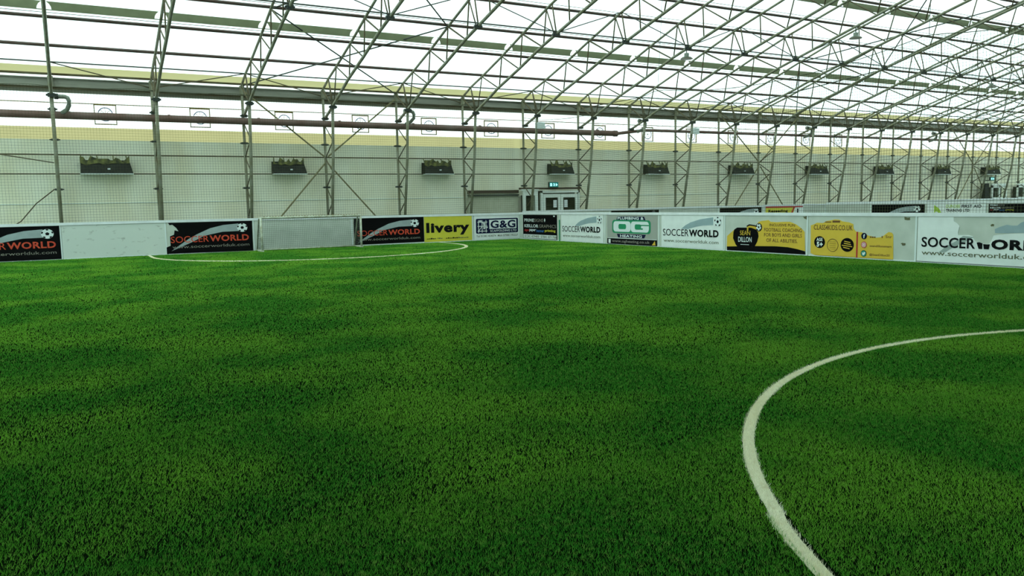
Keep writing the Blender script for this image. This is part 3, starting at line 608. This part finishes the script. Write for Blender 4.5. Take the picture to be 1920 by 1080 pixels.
for cz, mm, sh in ((.605, 'navy', 'f'), (.378, 'pink', 'i'), (.15, 'teal', 'b')):
    b = MB(); b.disc(1.73, cz, .085, Y3, Y3+.003); b.disc(1.73, cz, .075, Y3-.002, Y3, mi=1); build(b, 'social_icon', [M['ink'] if sh != 'i' else M['red'], M[mm]], t)
    b = MB()
    if sh == 'f': put_text(b, 'f', 1.71, 1.76, cz-.055, cz+.05, Y4-.001, .05)
    elif sh == 'i':
        for q in ((1.69, 1.77, cz+.035, cz+.045), (1.69, 1.77, cz-.045, cz-.035), (1.685, 1.695, cz-.045, cz+.045), (1.765, 1.775, cz-.045, cz+.045)): b.box(q[0], q[1], Y4, Y4+.001, q[2], q[3])
        b.disc(1.73, cz, .018, Y4, Y4+.001)
    else: b.poly([(1.685, cz+.035), (1.72, cz+.005), (1.735, cz+.035), (1.76, cz+.04), (1.785, cz+.025), (1.77, cz-.02), (1.735, cz-.05), (1.685, cz-.04), (1.705, cz-.025), (1.685, cz+.01)], Y4, Y4+.001)
    build(b, 'icon_mark', M['paint_white'], t)
b = MB(); put_text(b, 'with Dillon Snr', 1.9, 2.54, .575-.04, .62-.02, Y2, .0, slope=0.02) if False else None
put_text(b, 'seandillonsmart', 1.9, 2.53, .33, .385, Y2, .012); build(b, 'lettering', M['brown'], t, label='middle account name')
b = MB(); put_text(b, '@SeanDillon20', 1.9, 2.48, .09, .16, Y2, .012); build(b, 'lettering', M['brown'], t, label='bottom account name')
b = MB()
for q in (1.9, 1.96, 2.02): b.box(q, q+.045, Y2, Y2+.002, .565, .60)
b.box(2.24, 2.27, Y2, Y2+.002, .57, .62); put_text(b, 'Snr', 2.35, 2.53, .57, .64, Y2, .012)
build(b, 'lettering', M['brown'], t, label='torn top account name')
# near big torn white
t = RT('big white football banner with torn grey patch, nearest at right', 12.0, [(.02, .02), (3.35, .02), (3.35, .75), (2.48, .766), (2.18, .75), (1.84, .706), (1.8, .598), (1.74, .507), (1.67, .495), (1.6, .52), (1.49, .534), (1.43, .569), (1.37, .676), (1.28, .701), (1.11, .696), (1.03, .694), (1.02, .759), (1.04, .833), (1.05, .907), (.99, .97), (.91, 1.016), (.9, 1.115), (.02, 1.115)], 'white', 'white football banners')
b = MB(); b.poly([(1.87, .76), (1.86, .849), (1.97, .903), (2.12, .95), (2.22, .934), (2.34, .935), (2.41, .997), (2.47, 1.023), (3.3, 1.06), (3.3, .765), (2.48, .78), (2.18, .765)], Y1, Y1+.004); build(b, 'swoosh_remnant', M['paleblue'], t)
b = MB(); b.poly([(.55, .25), (.75, .42), (1.0, .56), (1.15, .68), (1.40, .66), (1.30, .60), (.95, .42), (.75, .29)], Y2, Y2+.002); build(b, 'swoosh', M['torn'], t)
b = MB(); put_text(b, 'SOCCER', .13, 1.44, .385, .63, Y3, .018); put_text(b, 'ORLD', 1.80, 3.05, .39, .62, Y3, .05)
b.poly([(1.47, .535), (1.52, .39), (1.60, .39), (1.605, .52), (1.53, .545)], Y3, Y3+.002); b.poly([(1.62, .505), (1.64, .39), (1.75, .39), (1.77, .505), (1.70, .50)], Y3, Y3+.002); build(b, 'lettering', M['ink'], t)
b = MB(); put_text(b, 'www.soccerworlduk.com', .14, 2.95, .195, .31, Y3, .006); build(b, 'lettering', M['olive_ink'], t, label='web address')
# chips and grime on the boards
for (u, z, s_, lb) in ((15.35, 1.10, .09, 'brown chip under the rail above the torn amber banners'), (12.28, 1.08, .11, 'brown chip under the rail left of the big white banner'), (12.36, .45, .06, 'small dark mark low on the bare board left of the big white banner'), (10.2, .95, .05, 'small dark chip in the torn grey patch of the big white banner')):
    R_ = random.Random(int(u*100)); b = MB(); b.poly([(s_*(1+.4*R_.uniform(-1, 1))*math.cos(2*PI*k/9), s_*.5*(1+.5*R_.uniform(-1, 1))*math.sin(2*PI*k/9)) for k in range(9)], -.003, 0)
    o = build(b, 'paint_chip', M['grime']); o.location = (18.2-.001, u, z-.02); o.rotation_euler = (0, 0, -PI/2); tag(o, lb, 'paint chip', 'chips on the boards')
# far banners
t = banner('far plain black banner behind the corner boards', (23.42, 31.5, 0), 0, [(0, .1), (3.0, .1), (3.0, 1.16), (0, 1.16)], 'black'); 
b = MB(); b.disc(2.66, 1.05, .1, Y2, Y2+.003); build(b, 'ball_mark', M['dim'], t)
black_soccer(30.62, None, 'far black football banner left of the yellow banner')
t = banner('far yellow seed banner with red stripe and small picture', (34.05, 31.5, 0), 0, [(0, .1), (3.0, .1), (3.0, 1.15), (0, 1.15)], 'yellow')
b = MB(); b.poly([(0, 1.08), (3.0, 1.08), (3.0, 1.16), (0, 1.16)], Y2, Y2+.003); b.poly([(1.95, .6), (2.2, 1.1), (2.35, 1.1), (2.05, .6)], Y2, Y2+.003); build(b, 'red_stripe', M['red'], t)
b = MB(); b.poly([(2.1, .5), (2.35, 1.08), (3.0, 1.08), (3.0, .5)], Y2, Y2+.003); b.box(2.5, 2.62, Y3, Y3+.002, .72, 1.0, 1); build(b, 'picture', [M['white'], M['ink']], t)
b = MB(); put_text(b, 'Reseeding', .2, 1.75, .78, .98, Y3, .04); build(b, 'lettering', M['ink'], t)
t = black_soccer(0, None, 'far black football banner left of the first aid banner', loc=(39.0, 28.44, 0), rz=-PI/2)
t = RT('far white first aid training banner with green logo', 25.2, [(.0, .1), (2.95, .1), (2.95, 1.17), (0, 1.17)], 'white', X=39.0)
b = MB(); put_text(b, 'DUNDEE', 1.0, 1.72, .96, 1.12, Y2, .02); build(b, 'lettering', M['lime'], t, label='lime first word'); b = MB(); b.poly([(.38, .65), (.36, 1.12), (.5, 1.02), (.62, .95), (.72, .8), (.78, .62), (.6, .62), (.58, .75), (.45, .8)], Y2, Y2+.003); b.poly([(.3, .6), (.9, .6), (.85, .66), (.35, .66)], Y2, Y2+.003); build(b, 'logo', M['lime'], t)
b = MB(); put_text(b, 'FIRST AID', 1.80, 2.78, .96, 1.12, Y2, .03); put_text(b, 'TRAINING LTD', 1.0, 2.2, .765, .91, Y2, .03); build(b, 'lettering', M['ink'], t)
signs_banner(22.1, 'far black signs banner at the right edge of the photo', X=39.0, top=1.14, k=.42)

# ------------------------------------------------------------------ goal
t = thing('goal', 'small white five-a-side goal with net in front of the boards', 'goal', (6.43, 0, 0))
GX, GF, GB, GH = 3.88, 30.5, 31.25, 1.27
def gp(name, pts, r, m='goalpost', n=10): b = MB(); b.tube(pts, r, n); build(b, name, M[m], t, True)
gp('post', [(0, GF, 0), (0, GF, GH)], .042); gp('post', [(GX, GF, 0), (GX, GF, GH)], .042)
gp('crossbar', [(-.03, GF, GH), (GX+.03, GF, GH)], .04)
for x in (0, GX):
    gp('side_frame', [(x, GF, .03), (x, GB+.15, .03)], .032); gp('side_frame', [(x, GF, GH-.03), (x, GF+.35, GH-.04), (x, GB+.15, .06)], .028)
gp('ground_bar', [(0, GB+.15, .03), (GX, GB+.15, .03)], .03)
gp('rear_top_bar', [(0, GF+.35, GH-.04), (GX, GF+.35, GH-.04)], .018)
b = MB(); c = .085
sec = [(GF, GH), (GF+.35, GH-.04), (GB+.13, .06)]
def at_s(s):
    L1 = .352; L2 = math.hypot(sec[2][0]-sec[1][0], sec[2][1]-sec[1][1])
    if s < L1: f = s/L1; return (sec[0][0]+f*.35, sec[0][1]-f*.04)
    f = (s-L1)/L2; return (sec[1][0]+f*(sec[2][0]-sec[1][0]), sec[1][1]+f*(sec[2][1]-sec[1][1]))
LT = .352 + math.hypot(sec[2][0]-sec[1][0], sec[2][1]-sec[1][1])
i = 0
while i*c < GX: b.tube([(i*c, y, z) for y, z in sec], .0032, 3, caps=False); i += 1
i = 0
while i*c < LT: y, z = at_s(i*c); b.tube([(0, y, z), (GX, y, z)], .0032, 3, caps=False); i += 1
for x in (0, GX):
    for i in range(13):
        y = GF + i*c; yy = max(0, min(1, (y-GF-.35)/.53)); zt = GH-.04 if y < GF+.35 else GH-.04 - yy*(GH-.1)
        if y < GB+.13: b.tube([(x, y, .03), (x, y, zt)], .0032, 3, caps=False)
    for i in range(14):
        z = .05+i*c; ye = GF+.35 + (1-(z-.06)/(GH-.1))*.53
        if z < GH-.04: b.tube([(x, GF, z), (x, min(ye, GB+.13), z)], .0032, 3, caps=False)
build(b, 'goal_net', M['white_net'], t)
b = MB()
R_ = random.Random(3)
for i in range(34): x = .1 + i*.11; b.tube([(x, GF-.01, GH+.045), (x+.05, GF+.03, GH+.05), (x+.07, GF+.045, GH-.01)], .012, 4)
build(b, 'lacing', M['ventframe'], t)
for x in (0, GX):
    b = MB(); b.box(x-.06, x+.06, GF-.06, GF+.5, 0, .035); build(b, 'foot_plate', M['goalpost'], t)

# ------------------------------------------------------------------ fire doors and booths
def door_leaf(t, x0, x1, z1, side, y=32.86):
    b = MB(); w = .13
    for q in ((x0, x0+w, .05, z1), (x1-w, x1, .05, z1), (x0+w, x1-w, z1-.17, z1), (x0+w, x1-w, .05, .25)): b.box(q[0], q[1], y, y+.06, q[2], q[3])
    leaf = build(b, 'door_leaf', M['upvc'], t)
    b = MB(); b.box(x0+w, x1-w, y+.02, y+.03, .25, z1-.17); build(b, 'pane', M['glass'], leaf)
    b = MB(); a = x1-w-.27 if side > 0 else x0+w+.06; b.box(a, a+.2, y+.005, y+.015, 1.38, 1.75); build(b, 'notice', M['paper'], leaf)
    b = MB(); hx = x1-.07 if side > 0 else x0+.07; b.tube([(hx, y-.05, 1.0), (hx, y-.05, 1.2)], .015, 6); b.box(hx-.01, hx+.01, y-.05, y, 1.02, 1.05); build(b, 'handle', M['clamp'], leaf)
t = thing('fire_door', 'white double fire door with glazed leaves and paper notices', 'door', (20.22, 0, 0))
b = MB(); W_ = 2.26
b.box(0, .1, 32.84, 32.98, 0, 2.2); b.box(W_-.08, W_, 32.84, 32.98, 0, 2.2); b.box(0, W_, 32.84, 32.98, 2.1, 2.2); build(b, 'door_frame', M['upvc'], t)
door_leaf(t, .14, 1.12, 2.04, 1); door_leaf(t, 1.16, 2.14, 2.04, -1)
b = MB(); b.box(.05, W_-.05, 33.2, 33.28, 0, 2.2); build(b, 'lobby_back', M['lobby'], t)
t = thing('side_window', 'narrow white glazed side screen left of the fire doors', 'window', (19.2, 0, 0))
b = MB()
for q in ((0, .14, 0, 2.22), (.66, .82, 0, 2.22), (.14, .66, 1.98, 2.22), (.14, .66, 0, 1.2)): b.box(q[0], q[1], 32.80, 32.9, q[2], q[3])
b.box(-.1, .86, 32.77, 32.92, 2.22, 2.28); build(b, 'screen_frame', M['upvc'], t)
b = MB(); b.box(.14, .66, 32.84, 32.85, 1.2, 1.98); build(b, 'pane', M['glass'], t)
b = MB(); b.box(.1, .7, 33.1, 33.2, .2, 2.0); build(b, 'screen_back', M['lobby'], t)
b = MB(); b.box(19.1, 22.6, 32.86, 33.05, 2.27, 2.36); tag(build(b, 'lintel_beam', M['brownbeam']), 'dark brown lintel beam over the fire doors', 'beam')
b = MB(); b.box(16.45, 19.15, 33.14, 33.28, 2.12, 2.26); b.box(16.45, 19.15, 33.1, 33.28, 2.0, 2.05, 1); tag(build(b, 'short_beam', [M['brownbeam'], M['clamp']]), 'short dark beam on the wall left of the fire doors', 'beam')
b = MB(); b.box(16.45, 19.15, 33.2, 33.3, 0, 2.0); tag(build(b, 'sheet_panel', mat('dull_green_grey_sheet', (0.56, 0.58, 0.44), 0.85, col2=(0.46, 0.47, 0.34), vscale=2)), 'duller grey-green sheet panel under the short beam left of the fire doors', 'panel')
def exit_sign(x, z, label, y=32.7):
    t = thing('exit_sign', label, 'exit sign', (x, y, z), 0, 'green exit signs')
    b = MB(); b.box(-.27, .27, 0, .09, 0, .26); build(b, 'housing', M['clamp'], t)
    b = MB(); b.box(-.03, .03, .09, (33.3 if x > 50 else 33.0) - y, .0, .05); build(b, 'bracket', M['clamp'], t)
    b = MB(); b.box(-.25, .25, -.008, 0, .02, .24); build(b, 'face', M['sign_green'], t)
    b = MB(); b.box(-.21, -.11, -.012, -.008, .05, .2); b.disc(0.0, .18, .025, -.012, -.008); b.poly([(-.05, .06), (0, .12), (.02, .15), (-.01, .155), (-.05, .13), (-.05, .15), (0, .165), (.05, .16), (.07, .12), (.04, .12), (.03, .13), (.06, .05), (.03, .05), (.01, .1), (-.02, .06)], -.012, -.008); b.poly([(.11, .05), (.11, .2), (.22, .125)], -.012, -.008)
    build(b, 'pictogram', M['sign_lit'], t)
exit_sign(20.87, 2.36, 'small lit green exit sign over the fire doors')
exit_sign(58.1, 2.55, 'lit exit sign at the far white booth')
def booth(x, label, n=2, w=1.9, y=32.8):
    t = thing('glazed_booth', label, 'booth', (x, y, 0), 0, 'far white glazed booths')
    b = MB(); b.box(0, .12, 0, .1, 0, 2.3); b.box(w-.12, w, 0, .1, 0, 2.3); b.box(-.05, w+.05, -.03, .12, 2.22, 2.34); b.box(w/2-.07, w/2+.07, 0, .1, 0, 2.22); b.box(0, w, 0, .1, 0, 1.35); b.box(0, w, 0, .1, 2.05, 2.22); build(b, 'frame', M['upvc'], t)
    b = MB(); b.box(.12, w-.12, .04, .05, 1.35, 2.05); build(b, 'pane', M['glass'], t)
    b = MB(); b.box(.1, w-.1, .35, .4, 0, 2.1); build(b, 'back_panel', M['lobby'], t)
booth(58.3, 'white glazed booth with two panes under the far exit sign'); booth(61.6, 'white glazed booth cut off by the right edge of the photo')
b = MB(); b.box(0, .5, 0, .3, 0, 2.35); o = build(b, 'dark_cabinet', M['vent']); o.location = (57.3, 32.75, 0); tag(o, 'tall dark cabinet left of the far white booth', 'cabinet')

# ------------------------------------------------------------------ lamps
def lamp(x, y, z, label):
    t = thing('high_bay_lamp', label, 'lamp', (x, y, z), 0, 'high bay lamps')
    b = MB(); b.tube([(0, 0, .1), (0, 0, .42)], .02, 6); build(b, 'hanger', M['clamp'], t)
    b = MB(); b.tube([(0, 0, 0), (0, 0, .16)], .1, 12); build(b, 'gear_housing', M['hook'], t)
    b = MB(); b.tube([(0, 0, .03), (0, 0, .01), (0, 0, -.05)], [.09, .17, .25], 24, caps=False); build(b, 'reflector', M['lamp'], t, True)
    b = MB(); b.tube([(0, 0, -.05), (0, 0, -.07)], .25, 24); build(b, 'lens', M['lampglass'], t)
lamp(XK(7), 25.15, 7.4, 'round high bay lamp hanging from the eighth truss')
lamp(XK(9), 22.0, 8.15, 'round high bay lamp hanging from the tenth truss, upper right of the photo')
lamp(XK(14), 25.15, 7.4, 'round high bay lamp hanging far right from the fifteenth truss')

# ------------------------------------------------------------------ turf
CC, CR = (8.06, -0.42), 5.873; DC, DR = (8.35, 30.05), 5.75; LW = .042
def on_line(x, y, pad=0.0):
    r1 = np.abs(np.hypot(x-CC[0], y-CC[1]) - CR) < LW - pad
    r2 = (np.abs(np.hypot(x-DC[0], y-DC[1]) - DR) < LW + .02 - pad) & (y < DC[1])
    return r1 | r2
def blades(name, x, y, w, h, m, sink=0.0):
    n = len(x); a = rng.uniform(0, 2*PI, n); lean = rng.uniform(0.1, 1.0, n) * h; la = rng.normal(0.9, 1.1, n)
    # nap: broad areas of pile leaning one way or the other
    dx, dy = np.cos(a)*w/2, np.sin(a)*w/2; lx, ly = np.cos(la)*lean, np.sin(la)*lean
    V = np.empty((n, 3, 3), np.float32)
    V[:, 0] = np.stack([x-dx, y-dy, np.full(n, .001)], 1); V[:, 1] = np.stack([x+dx, y+dy, np.full(n, .001)], 1)
    V[:, 2] = np.stack([x+lx, y+ly, .001 + h*rng.uniform(.7, 1.0, n)], 1)
    me = bpy.data.meshes.new(name); me.vertices.add(3*n); me.vertices.foreach_set('co', V.ravel())
    me.loops.add(3*n); me.loops.foreach_set('vertex_index', np.arange(3*n, dtype=np.int32))
    me.polygons.add(n); me.polygons.foreach_set('loop_start', np.arange(0, 3*n, 3, dtype=np.int32)); me.polygons.foreach_set('loop_total', np.full(n, 3, np.int32))
    me.materials.append(m); me.update(); return link(name, me)
X_, Y_, W__, H__ = [], [], [], []
bands = [(1.6, 4, 15000, .0029, .019), (4, 6.5, 8500, .0040, .020), (6.5, 10, 4600, .0056, .021), (10, 15, 2600, .008, .022), (15, 22, 1500, .012, .024), (22, 31.45, 900, .018, .026)]
for y0, y1, dens, w, h in bands:
    xa, xb = -.45 - y0*.09, min(18.15, 1.95*y1 + .6)
    xa = -.14*y1 - .3
    n = int((y1-y0)*(xb-xa)*dens); x = rng.uniform(xa, xb, n); y = rng.uniform(y0, y1, n)
    keep = (x < 1.95*y + .7) & (x > -.14*y - .3)
    x, y = x[keep], y[keep]; keep = ~on_line(x, y); x, y = x[keep], y[keep]
    X_.append(x); Y_.append(y); W__.append(np.full(len(x), w)*rng.uniform(.7, 1.3, len(x))); H__.append(np.full(len(x), h))
# coarser turf out to the sides and behind the viewpoint
n = 330000; x = rng.uniform(-3, 18.15, n); y = rng.uniform(-4, 31.45, n); keep = ((x > 1.95*y + .7) | (x < -.14*y - .3) | (y < 1.6)) & ~on_line(x, y)
X_.append(x[keep]); Y_.append(y[keep]); W__.append(np.full(keep.sum(), .02)); H__.append(np.full(keep.sum(), .024))
X_, Y_, W__, H__ = map(np.concatenate, (X_, Y_, W__, H__)); print('blades', len(X_))
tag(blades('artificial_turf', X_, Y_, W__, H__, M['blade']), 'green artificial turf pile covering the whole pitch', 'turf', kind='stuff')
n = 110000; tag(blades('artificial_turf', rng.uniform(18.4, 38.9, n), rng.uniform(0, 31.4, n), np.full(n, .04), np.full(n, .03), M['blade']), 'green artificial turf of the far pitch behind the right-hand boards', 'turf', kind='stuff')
def line_obj(name, c, r, a0, a1, dens, w, label, hw):
    n = int(abs(a1-a0)*r*2*hw*dens); a = rng.uniform(a0, a1, n); rr = r + rng.uniform(-hw, hw, n)*(1 + .10*np.sin(a*37)) + rng.normal(0, .006, n) + np.where(a > 2.565, .022, 0.0)*(hw < .05)
    x = c[0]+rr*np.cos(a); y = c[1]+rr*np.sin(a)
    t = thing(name, label, 'pitch line', (0, 0, 0))
    o = blades('pile', x, y, np.full(n, w), .021 if w < .01 else .030, M['lineblade']); o.parent = t; o['kind'] = 'stuff'
    m_ = max(24, int(abs(a1-a0)*r*6)); b = MB(); A = [a0+(a1-a0)*i/m_ for i in range(m_+1)]
    vs = [(c[0]+q*math.cos(p), c[1]+q*math.sin(p), z) for z in (.004, 0.0) for p in A for q in (r-hw*.9+(.022 if hw < .05 and p > 2.565 else 0), r+hw*.9+(.022 if hw < .05 and p > 2.565 else 0))]; k = 2*(m_+1)
    fs = [(2*i, 2*i+1, 2*i+3, 2*i+2) for i in range(m_)] + [(2*i, 2*i+2, k+2*i+2, k+2*i) for i in range(m_)] + [(2*i+1, k+2*i+1, k+2*i+3, 2*i+3) for i in range(m_)]
    b.add(vs, fs); build(b, 'backing', M['linebase'], t)
line_obj('centre_circle_line', CC, CR, .15, PI+.3, 17000, .0035, 'curved white centre circle line in the right foreground', .042)
line_obj('penalty_arc_line', DC, DR, PI, 2*PI, 2600, .02, 'thin white arc line around the goal area', .06)
b = MB(); b.box(DC[0]-DR-.05, DC[0]-DR+.05, DC[1], 31.45, .001, .02); tag(build(b, 'penalty_line', M['linebase']), 'short straight line from the arc to the boards left of the goal', 'pitch line')
b = MB(); b.box(DC[0]+DR-.05, DC[0]+DR+.05, DC[1], 31.45, .001, .02); tag(build(b, 'penalty_line', M['linebase']), 'short straight line from the arc to the boards under the livery banner', 'pitch line')
